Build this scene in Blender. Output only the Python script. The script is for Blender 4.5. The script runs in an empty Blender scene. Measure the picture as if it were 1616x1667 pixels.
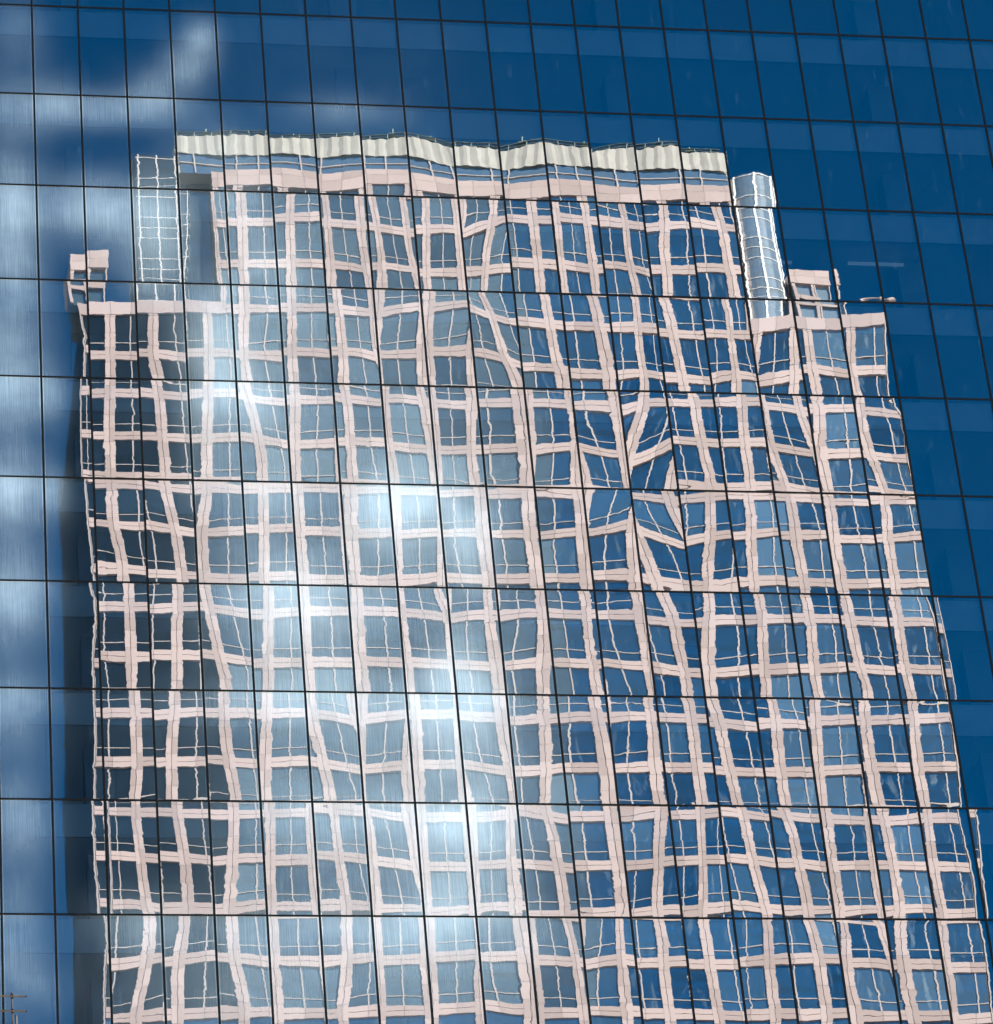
import bpy, bmesh, math, random
import numpy as np
from mathutils import Matrix, Vector

sc = bpy.context.scene
C = sc.collection
R = math.radians
random.seed(7)

# ---------------------------------------------------------------- camera, sky, sun, exposure
ZC = 105.8753            # height of the glazing line that crosses the top of the picture
cam_d = bpy.data.cameras.new('camera')
cam_d.sensor_fit = 'HORIZONTAL'; cam_d.sensor_width = 36.0
cam_d.lens = 167.8309
cam_d.clip_start = 0.5; cam_d.clip_end = 6000
cam = bpy.data.objects.new('camera', cam_d); C.objects.link(cam)
cam.matrix_world = Matrix([[0.9873891, -0.0195973, -0.1570947, -6.9283], [-0.1373901, -0.5990933, -0.7888037, -111.3237], [-0.0786559, 0.8004394, -0.5942306, 1.7], [0, 0, 0, 1]])
sc.camera = cam

SUN_AZ, SUN_EL = R(38), R(44)
world = bpy.data.worlds.new('World'); sc.world = world; world.use_nodes = True
wn, wl = world.node_tree.nodes, world.node_tree.links
sky = wn.new('ShaderNodeTexSky'); sky.sky_type = 'NISHITA'; sky.sun_disc = False
sky.sun_elevation = SUN_EL; sky.sun_rotation = SUN_AZ
sky.altitude = 300; sky.air_density = 1.0; sky.dust_density = 0.15; sky.ozone_density = 4.0
tint = wn.new('ShaderNodeMix'); tint.data_type = 'RGBA'; tint.blend_type = 'MULTIPLY'
tint.inputs[0].default_value = 1.0
tint.inputs[7].default_value = (0.0, 0.44, 0.65, 1)   # polarised, deep blue air
wl.new(sky.outputs[0], tint.inputs[6]); wl.new(tint.outputs[2], wn['Background'].inputs[0])
wn['Background'].inputs[1].default_value = 0.05
sun_d = bpy.data.lights.new('sun', 'SUN'); sun_d.energy = 4.5; sun_d.angle = R(0.53); sun_d.color = (1.0, 0.93, 0.83)
sun = bpy.data.objects.new('sun', sun_d); C.objects.link(sun)
sd = Vector((math.sin(SUN_AZ)*math.cos(SUN_EL), math.cos(SUN_AZ)*math.cos(SUN_EL), math.sin(SUN_EL)))
sun.rotation_euler = sd.to_track_quat('Z', 'Y').to_euler(); sun.location = (60, 80, 260)
sc.view_settings.view_transform = 'Standard'; sc.view_settings.look = 'None'
sc.view_settings.gamma = 1.0; sc.view_settings.use_curve_mapping = False
sc.view_settings.exposure = 2.75
sc.cycles.max_bounces = 10; sc.cycles.glossy_bounces = 6; sc.cycles.transparent_max_bounces = 8
sc.cycles.diffuse_bounces = 3

# ---------------------------------------------------------------- helpers
def new_mat(name):
    m = bpy.data.materials.new(name); m.use_nodes = True
    n, l = m.node_tree.nodes, m.node_tree.links
    n.clear()
    out = n.new('ShaderNodeOutputMaterial')
    return m, n, l, out

def math_node(n, l, op, a, b=None, c=None, clamp=False):
    k = n.new('ShaderNodeMath'); k.operation = op; k.use_clamp = clamp
    for i, v in enumerate((a, b, c)):
        if v is None: continue
        if isinstance(v, (int, float)): k.inputs[i].default_value = v
        else: l.new(v, k.inputs[i])
    return k.outputs[0]

def principled(name, col, rough=0.6, metal=0.0, noise=0.0, scale=3.0, spec=0.3):
    m, n, l, out = new_mat(name)
    p = n.new('ShaderNodeBsdfPrincipled')
    p.inputs['Roughness'].default_value = rough; p.inputs['Metallic'].default_value = metal
    p.inputs['Specular IOR Level'].default_value = spec
    if noise:
        g = n.new('ShaderNodeNewGeometry'); t = n.new('ShaderNodeTexNoise')
        t.inputs['Scale'].default_value = scale; t.inputs['Detail'].default_value = 6
        l.new(g.outputs['Position'], t.inputs['Vector'])
        r = n.new('ShaderNodeMapRange'); r.inputs[1].default_value = 0.25; r.inputs[2].default_value = 0.75
        r.inputs[3].default_value = 1-noise; r.inputs[4].default_value = 1+noise
        l.new(t.outputs[0], r.inputs[0])
        mx = n.new('ShaderNodeMix'); mx.data_type = 'RGBA'; mx.blend_type = 'MULTIPLY'; mx.inputs[0].default_value = 1
        mx.inputs[6].default_value = (*col, 1); l.new(r.outputs[0], mx.inputs[7])
        l.new(mx.outputs[2], p.inputs['Base Color'])
    else:
        p.inputs['Base Color'].default_value = (*col, 1)
    l.new(p.outputs[0], out.inputs[0])
    return m

def link(name, me, mat=None, parent=None):
    o = bpy.data.objects.new(name, me); C.objects.link(o)
    if mat and me and not me.materials: me.materials.append(mat)
    if parent: o.parent = parent
    return o

def thing(name, label, cat, loc=(0, 0, 0), group=None):
    o = bpy.data.objects.new(name, None); C.objects.link(o); o.location = loc
    o['label'] = label; o['category'] = cat
    if group: o['group'] = group
    return o

class MB:
    """collects shapes, builds one mesh"""
    def __init__(s): s.v = []; s.f = []
    def box(s, x0, x1, y0, y1, z0, z1):
        b = len(s.v)
        s.v += [(x, y, z) for x in (x0, x1) for y in (y0, y1) for z in (z0, z1)]
        s.f += [tuple(b+i for i in q) for q in ((0,1,3,2),(4,6,7,5),(0,4,5,1),(2,3,7,6),(0,2,6,4),(1,5,7,3))]
        return s
    def quad(s, a, b, c, d):
        k = len(s.v); s.v += [a, b, c, d]; s.f.append((k, k+1, k+2, k+3)); return s
    def extrude(s, prof, axis, a, b):
        """closed 2-D profile swept along x ('x': profile (y,z)) or z ('z': profile (x,y))"""
        k = len(s.v); n = len(prof)
        for t in (a, b):
            for p in prof: s.v.append((t, p[0], p[1]) if axis == 'x' else (p[0], p[1], t))
        for i in range(n):
            j = (i+1) % n; s.f.append((k+i, k+j, k+n+j, k+n+i))
        s.f.append(tuple(k+i for i in reversed(range(n)))); s.f.append(tuple(k+n+i for i in range(n)))
        return s
    def tube(s, p, q, r, n=8, r2=None):
        p, q = Vector(p), Vector(q); d = (q-p).normalized()
        a = d.orthogonal().normalized(); b = d.cross(a); k = len(s.v)
        for c, rr in ((p, r), (q, r if r2 is None else r2)):
            for i in range(n):
                t = 2*math.pi*i/n; s.v.append(tuple(c+(a*math.cos(t)+b*math.sin(t))*rr))
        for i in range(n): j = (i+1) % n; s.f.append((k+i, k+j, k+n+j, k+n+i))
        s.f.append(tuple(k+i for i in reversed(range(n)))); s.f.append(tuple(k+n+i for i in range(n)))
        return s
    def mesh(s, name, fix=True):
        me = bpy.data.meshes.new(name); me.from_pydata(s.v, [], s.f)
        if fix:
            bm = bmesh.new(); bm.from_mesh(me); bmesh.ops.recalc_face_normals(bm, faces=bm.faces); bm.to_mesh(me); bm.free()
        return me
    def build(s, name, mat, parent=None): return link(name, s.mesh(name), mat, parent)

# ---------------------------------------------------------------- materials
def glass_mat():
    """coated curtain-wall glass: mirror coat over tinted see-through glass, with a streaky dirt film that carries painted glare"""
    m, n, l, out = new_mat('curtain_wall_glass')
    geo = n.new('ShaderNodeNewGeometry'); tc = n.new('ShaderNodeTexCoord')
    # roller waves and ripples of tempered glass (slopes of about a tenth of a milliradian)
    acc = geo.outputs['Normal']
    for sx, sz, amp in ((2.2, 2.4, 0.0009), (3.5, 8.0, 0.0006), (6.0, 20.0, 0.00036)):
        mp = n.new('ShaderNodeVectorMath'); mp.operation = 'MULTIPLY'; mp.inputs[1].default_value = (sx, 1, sz)
        l.new(geo.outputs['Position'], mp.inputs[0])
        t = n.new('ShaderNodeTexNoise'); t.inputs['Scale'].default_value = 1.0; t.inputs['Detail'].default_value = 1.0
        l.new(mp.outputs[0], t.inputs['Vector'])
        s = n.new('ShaderNodeVectorMath'); s.operation = 'SUBTRACT'; s.inputs[1].default_value = (.5, .5, .5)
        l.new(t.outputs['Color'], s.inputs[0])
        k = n.new('ShaderNodeVectorMath'); k.operation = 'MULTIPLY'; k.inputs[1].default_value = (amp, 0, amp*.45)
        l.new(s.outputs[0], k.inputs[0])
        a = n.new('ShaderNodeVectorMath'); a.operation = 'ADD'
        l.new(acc, a.inputs[0]); l.new(k.outputs[0], a.inputs[1]); acc = a.outputs[0]
    tp = n.new('ShaderNodeTexNoise'); tp.inputs['Scale'].default_value = 1.1; tp.inputs['Detail'].default_value = 2
    l.new(geo.outputs['Position'], tp.inputs['Vector'])
    pr = n.new('ShaderNodeMapRange'); pr.inputs[1].default_value = .35; pr.inputs[2].default_value = .75; pr.inputs[3].default_value = .12; pr.inputs[4].default_value = 1.9
    l.new(tp.outputs[0], pr.inputs[0])
    dn = n.new('ShaderNodeVectorMath'); dn.operation = 'SUBTRACT'; l.new(acc, dn.inputs[0]); l.new(geo.outputs['Normal'], dn.inputs[1])
    ds = n.new('ShaderNodeVectorMath'); ds.operation = 'SCALE'; l.new(dn.outputs[0], ds.inputs[0]); l.new(pr.outputs[0], ds.inputs['Scale'])
    da = n.new('ShaderNodeVectorMath'); da.operation = 'ADD'; l.new(geo.outputs['Normal'], da.inputs[0]); l.new(ds.outputs[0], da.inputs[1])
    nz = n.new('ShaderNodeVectorMath'); nz.operation = 'NORMALIZE'; l.new(da.outputs[0], nz.inputs[0])
    gl = n.new('ShaderNodeBsdfGlossy'); gl.inputs['Roughness'].default_value = 0.0
    gl.inputs['Color'].default_value = (0.93, 0.97, 1.0, 1); l.new(nz.outputs[0], gl.inputs['Normal'])
    tr = n.new('ShaderNodeBsdfTransparent'); tr.inputs['Color'].default_value = (0.30, 0.46, 0.56, 1)
    fr = n.new('ShaderNodeFresnel'); fr.inputs[0].default_value = 1.5
    oi = n.new('ShaderNodeObjectInfo')
    refl = math_node(n, l, 'MULTIPLY_ADD', fr.outputs[0], 0.9, math_node(n, l, 'MULTIPLY_ADD', oi.outputs['Random'], .03, .215), clamp=True)
    mix = n.new('ShaderNodeMixShader'); l.new(refl, mix.inputs[0]); l.new(tr.outputs[0], mix.inputs[1]); l.new(gl.outputs[0], mix.inputs[2])
    # painted glare: pale patches of reflected light, broken up by dirt streaks
    at = n.new('ShaderNodeAttribute'); at.attribute_name = 'painted_glare'
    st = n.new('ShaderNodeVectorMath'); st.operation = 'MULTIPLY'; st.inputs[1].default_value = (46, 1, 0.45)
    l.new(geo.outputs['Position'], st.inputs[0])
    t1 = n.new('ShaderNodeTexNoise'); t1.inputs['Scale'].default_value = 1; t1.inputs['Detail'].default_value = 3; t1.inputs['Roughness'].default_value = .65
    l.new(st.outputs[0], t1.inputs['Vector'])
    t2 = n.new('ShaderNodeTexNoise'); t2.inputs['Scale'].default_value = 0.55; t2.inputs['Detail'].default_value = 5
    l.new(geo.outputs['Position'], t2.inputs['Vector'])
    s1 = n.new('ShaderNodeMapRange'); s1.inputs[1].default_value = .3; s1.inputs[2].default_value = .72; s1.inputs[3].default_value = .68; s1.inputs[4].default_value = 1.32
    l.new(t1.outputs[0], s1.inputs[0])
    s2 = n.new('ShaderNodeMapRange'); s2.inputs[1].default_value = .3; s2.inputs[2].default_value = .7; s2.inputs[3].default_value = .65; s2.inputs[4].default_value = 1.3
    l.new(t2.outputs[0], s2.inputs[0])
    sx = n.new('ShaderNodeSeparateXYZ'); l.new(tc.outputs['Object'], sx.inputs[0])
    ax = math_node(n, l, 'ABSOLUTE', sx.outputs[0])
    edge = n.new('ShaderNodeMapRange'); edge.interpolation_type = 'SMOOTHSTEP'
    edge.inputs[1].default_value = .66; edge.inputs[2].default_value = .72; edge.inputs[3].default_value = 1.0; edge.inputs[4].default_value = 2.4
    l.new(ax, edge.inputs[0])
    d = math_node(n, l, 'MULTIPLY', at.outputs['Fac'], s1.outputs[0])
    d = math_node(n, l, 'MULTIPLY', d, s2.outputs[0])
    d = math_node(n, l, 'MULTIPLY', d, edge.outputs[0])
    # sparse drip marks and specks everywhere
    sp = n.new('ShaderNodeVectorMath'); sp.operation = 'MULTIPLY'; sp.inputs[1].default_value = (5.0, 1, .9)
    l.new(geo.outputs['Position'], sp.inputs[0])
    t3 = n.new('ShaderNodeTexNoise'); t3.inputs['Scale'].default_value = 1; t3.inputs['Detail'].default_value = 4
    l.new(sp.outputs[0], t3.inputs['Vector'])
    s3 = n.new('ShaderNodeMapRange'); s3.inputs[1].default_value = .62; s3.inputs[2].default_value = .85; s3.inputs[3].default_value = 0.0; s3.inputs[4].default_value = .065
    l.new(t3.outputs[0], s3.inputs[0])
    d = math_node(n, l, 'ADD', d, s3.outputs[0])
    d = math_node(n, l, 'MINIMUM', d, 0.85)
    # pale glare colour and drip marks added over the mirror image, veiling it partly
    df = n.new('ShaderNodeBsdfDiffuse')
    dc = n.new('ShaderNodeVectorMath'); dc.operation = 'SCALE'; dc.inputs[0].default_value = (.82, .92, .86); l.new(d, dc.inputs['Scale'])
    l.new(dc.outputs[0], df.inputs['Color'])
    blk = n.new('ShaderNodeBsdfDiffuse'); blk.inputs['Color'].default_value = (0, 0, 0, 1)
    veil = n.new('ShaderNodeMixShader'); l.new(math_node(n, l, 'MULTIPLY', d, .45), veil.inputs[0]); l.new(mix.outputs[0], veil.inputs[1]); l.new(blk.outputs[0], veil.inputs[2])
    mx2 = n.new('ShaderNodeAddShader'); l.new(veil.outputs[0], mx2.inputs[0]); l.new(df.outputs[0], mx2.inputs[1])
    l.new(mx2.outputs[0], out.inputs[0])
    return m

def granite_mat():
    m, n, l, out = new_mat('pink_granite')
    p = n.new('ShaderNodeBsdfPrincipled'); p.inputs['Roughness'].default_value = .6; p.inputs['Specular IOR Level'].default_value = .25
    tc = n.new('ShaderNodeTexCoord'); geo = n.new('ShaderNodeNewGeometry')
    t = n.new('ShaderNodeTexNoise'); t.inputs['Scale'].default_value = .35; t.inputs['Detail'].default_value = 8; t.inputs['Roughness'].default_value = .7
    l.new(geo.outputs['Position'], t.inputs['Vector'])
    t2 = n.new('ShaderNodeTexNoise'); t2.inputs['Scale'].default_value = 9; t2.inputs['Detail'].default_value = 3
    l.new(geo.outputs['Position'], t2.inputs['Vector'])
    cr = n.new('ShaderNodeValToRGB')
    cr.color_ramp.elements[0].position = .3; cr.color_ramp.elements[0].color = (.35, .262, .243, 1)
    cr.color_ramp.elements[1].position = .7; cr.color_ramp.elements[1].color = (.46, .352, .330, 1)
    mixn = math_node(n, l, 'MULTIPLY_ADD', t2.outputs[0], .45, math_node(n, l, 'MULTIPLY', t.outputs[0], .55))
    # open panel joints every half bay and at the third points of a storey, and a tone of its own for each panel
    px = n.new('ShaderNodeSeparateXYZ'); l.new(geo.outputs['Position'], px.inputs[0])
    qx = math_node(n, l, 'MULTIPLY', math_node(n, l, 'SUBTRACT', px.outputs[0], X0), 2/BW)
    qz = math_node(n, l, 'MULTIPLY', math_node(n, l, 'SUBTRACT', px.outputs[2], ZT-FH/6), 3/FH)
    jx = math_node(n, l, 'GREATER_THAN', math_node(n, l, 'ABSOLUTE', math_node(n, l, 'SUBTRACT', math_node(n, l, 'FRACT', qx), .5)), .488)
    jz = math_node(n, l, 'LESS_THAN', math_node(n, l, 'FRACT', qz), .026)
    j = math_node(n, l, 'MAXIMUM', jx, jz)
    cb = n.new('ShaderNodeCombineXYZ'); l.new(math_node(n, l, 'FLOOR', qx), cb.inputs[0]); l.new(math_node(n, l, 'FLOOR', qz), cb.inputs[2])
    wn_ = n.new('ShaderNodeTexWhiteNoise'); l.new(cb.outputs[0], wn_.inputs['Vector'])
    mixn = math_node(n, l, 'MULTIPLY_ADD', math_node(n, l, 'SUBTRACT', wn_.outputs['Value'], .5), .75, mixn)
    l.new(mixn, cr.inputs[0])
    mx = n.new('ShaderNodeMix'); mx.data_type = 'RGBA'
    l.new(math_node(n, l, 'MULTIPLY', j, .9), mx.inputs[0]); l.new(cr.outputs[0], mx.inputs[6]); mx.inputs[7].default_value = (.10, .075, .07, 1)
    l.new(mx.outputs[2], p.inputs['Base Color']); l.new(p.outputs[0], out.inputs[0])
    return m

def window_mat(name, refl, tintc, base, rough=.02, vary=.35, glint=0.0):
    """window glass: sky reflection over a dim room with blinds, mirrored tones and glints painted in, each window a little different"""
    m, n, l, out = new_mat(name)
    geo = n.new('ShaderNodeNewGeometry'); oi = n.new('ShaderNodeObjectInfo')
    mp = n.new('ShaderNodeVectorMath'); mp.operation = 'MULTIPLY'; mp.inputs[1].default_value = (.45, 1, 2.4)
    l.new(geo.outputs['Position'], mp.inputs[0])
    t = n.new('ShaderNodeTexNoise'); t.inputs['Scale'].default_value = .8; t.inputs['Detail'].default_value = 5; t.inputs['Distortion'].default_value = .6
    l.new(mp.outputs[0], t.inputs['Vector'])
    r = n.new('ShaderNodeMapRange'); r.inputs[1].default_value = .3; r.inputs[2].default_value = .7; r.inputs[3].default_value = refl*.6; r.inputs[4].default_value = refl*1.4
    l.new(t.outputs[0], r.inputs[0])
    g = n.new('ShaderNodeBsdfGlossy'); g.inputs['Roughness'].default_value = rough; g.inputs['Color'].default_value = (*tintc, 1)
    d = n.new('ShaderNodeBsdfDiffuse')
    rb = n.new('ShaderNodeMapRange'); rb.inputs[3].default_value = 1-vary; rb.inputs[4].default_value = 1+vary*1.6
    l.new(math_node(n, l, 'POWER', oi.outputs['Random'], 2.0), rb.inputs[0])
    v = math_node(n, l, 'MULTIPLY', rb.outputs[0], math_node(n, l, 'MULTIPLY_ADD', t.outputs[0], 1.1, .45))
    mc = n.new('ShaderNodeMix'); mc.data_type = 'RGBA'; mc.blend_type = 'MULTIPLY'; mc.inputs[0].default_value = 1
    mc.inputs[6].default_value = (*base, 1); l.new(v, mc.inputs[7])
    # pale glints of bright things mirrored in the glass, painted as smears
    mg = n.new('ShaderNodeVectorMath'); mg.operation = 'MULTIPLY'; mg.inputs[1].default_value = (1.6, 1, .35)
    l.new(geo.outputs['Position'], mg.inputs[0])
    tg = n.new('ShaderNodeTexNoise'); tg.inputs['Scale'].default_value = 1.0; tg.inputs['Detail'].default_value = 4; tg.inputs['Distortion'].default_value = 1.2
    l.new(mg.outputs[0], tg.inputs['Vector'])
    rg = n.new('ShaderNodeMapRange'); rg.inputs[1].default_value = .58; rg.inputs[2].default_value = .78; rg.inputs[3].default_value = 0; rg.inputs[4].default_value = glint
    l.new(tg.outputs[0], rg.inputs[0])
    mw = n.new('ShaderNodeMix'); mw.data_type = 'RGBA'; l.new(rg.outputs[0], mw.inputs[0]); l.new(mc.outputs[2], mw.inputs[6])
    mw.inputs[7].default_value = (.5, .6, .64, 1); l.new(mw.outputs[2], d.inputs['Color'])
    mx = n.new('ShaderNodeMixShader'); l.new(r.outputs[0], mx.inputs[0]); l.new(d.outputs[0], mx.inputs[1]); l.new(g.outputs[0], mx.inputs[2])
    l.new(mx.outputs[0], out.inputs[0])
    return m

# granite tower frame: column lines every BW, storeys every FH
X0, YT, BW, FH, ZT = 14.6257, -145.0, 3.1698, 3.9, 157.965
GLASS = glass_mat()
GRANITE = granite_mat()
CAP = principled('black_anodised_aluminium', (.010, .009, .007), .6, 0, spec=.15)
SPANDREL = principled('grey_spandrel_backing', (.34, .38, .40), .8, noise=.08, scale=.6)
CEIL = principled('office_ceiling', (.55, .56, .55), .9)
CORE = principled('office_core_wall', (.16, .17, .18), .9, noise=.25, scale=.25)
CONC = principled('painted_column', (.20, .20, .20), .8)
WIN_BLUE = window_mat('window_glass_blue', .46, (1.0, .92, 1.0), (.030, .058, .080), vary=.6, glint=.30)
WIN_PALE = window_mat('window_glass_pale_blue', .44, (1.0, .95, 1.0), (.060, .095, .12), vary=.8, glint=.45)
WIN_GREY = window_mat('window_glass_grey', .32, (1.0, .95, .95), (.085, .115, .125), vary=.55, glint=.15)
WIN_DARK = window_mat('window_glass_dark', .10, (.9, .9, .9), (.010, .016, .021), vary=.3)
WIN_BRIGHT = window_mat('window_glass_bright', .45, (1, 1, 1), (.24, .29, .31), .08, vary=.1)
PALE = principled('pale_bay_frame', (.50, .46, .45), .5)
WHITE = principled('white_bay_frame', (.66, .64, .63), .5)
WIN_TEAL = window_mat('bay_glass_teal', .2, (.9, .95, 1), (.045, .062, .068))
FRAME = principled('white_window_frame', (.36, .305, .29), .5)
SCREEN = principled('cream_metal_screen', (.37, .352, .315), .7, noise=.12, scale=1.2)
RAIL = principled('dark_green_steel', (.03, .05, .045), .5, .4)
SIDE = window_mat('side_wall_glass', .10, (.8, .9, 1.0), (.016, .026, .034))
ROOF = principled('roof_gravel', (.30, .29, .28), .95, noise=.2, scale=2)
GROUND = principled('grey_paving', (.22, .215, .21), .9, noise=.2, scale=.2)
STEEL = principled('weathered_galvanised_steel', (.075, .058, .04), .6, .0, noise=.4, scale=14)
BRICK = principled('low_roof_render', (.45, .42, .38), .9, noise=.15, scale=1.5)

# ---------------------------------------------------------------- ground
g = MB().quad((-2500, -2500, 0), (2500, -2500, 0), (2500, 2500, 0), (-2500, 2500, 0)).build('ground', GROUND)
g['kind'] = 'structure'

# ---------------------------------------------------------------- glass office tower
PW, PH = 1.5, 3.86687
IDX = [(0, 1), (0, 2), (0, 3), (0, 4), (0, 5), (0, 6), (1, 0), (1, 1), (1, 2), (1, 3), (1, 4), (1, 5), (1, 6), (2, 0), (2, 1), (2, 2), (2, 3), (2, 4), (2, 5), (3, 0), (3, 1), (3, 2), (3, 3), (3, 4)]
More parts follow.
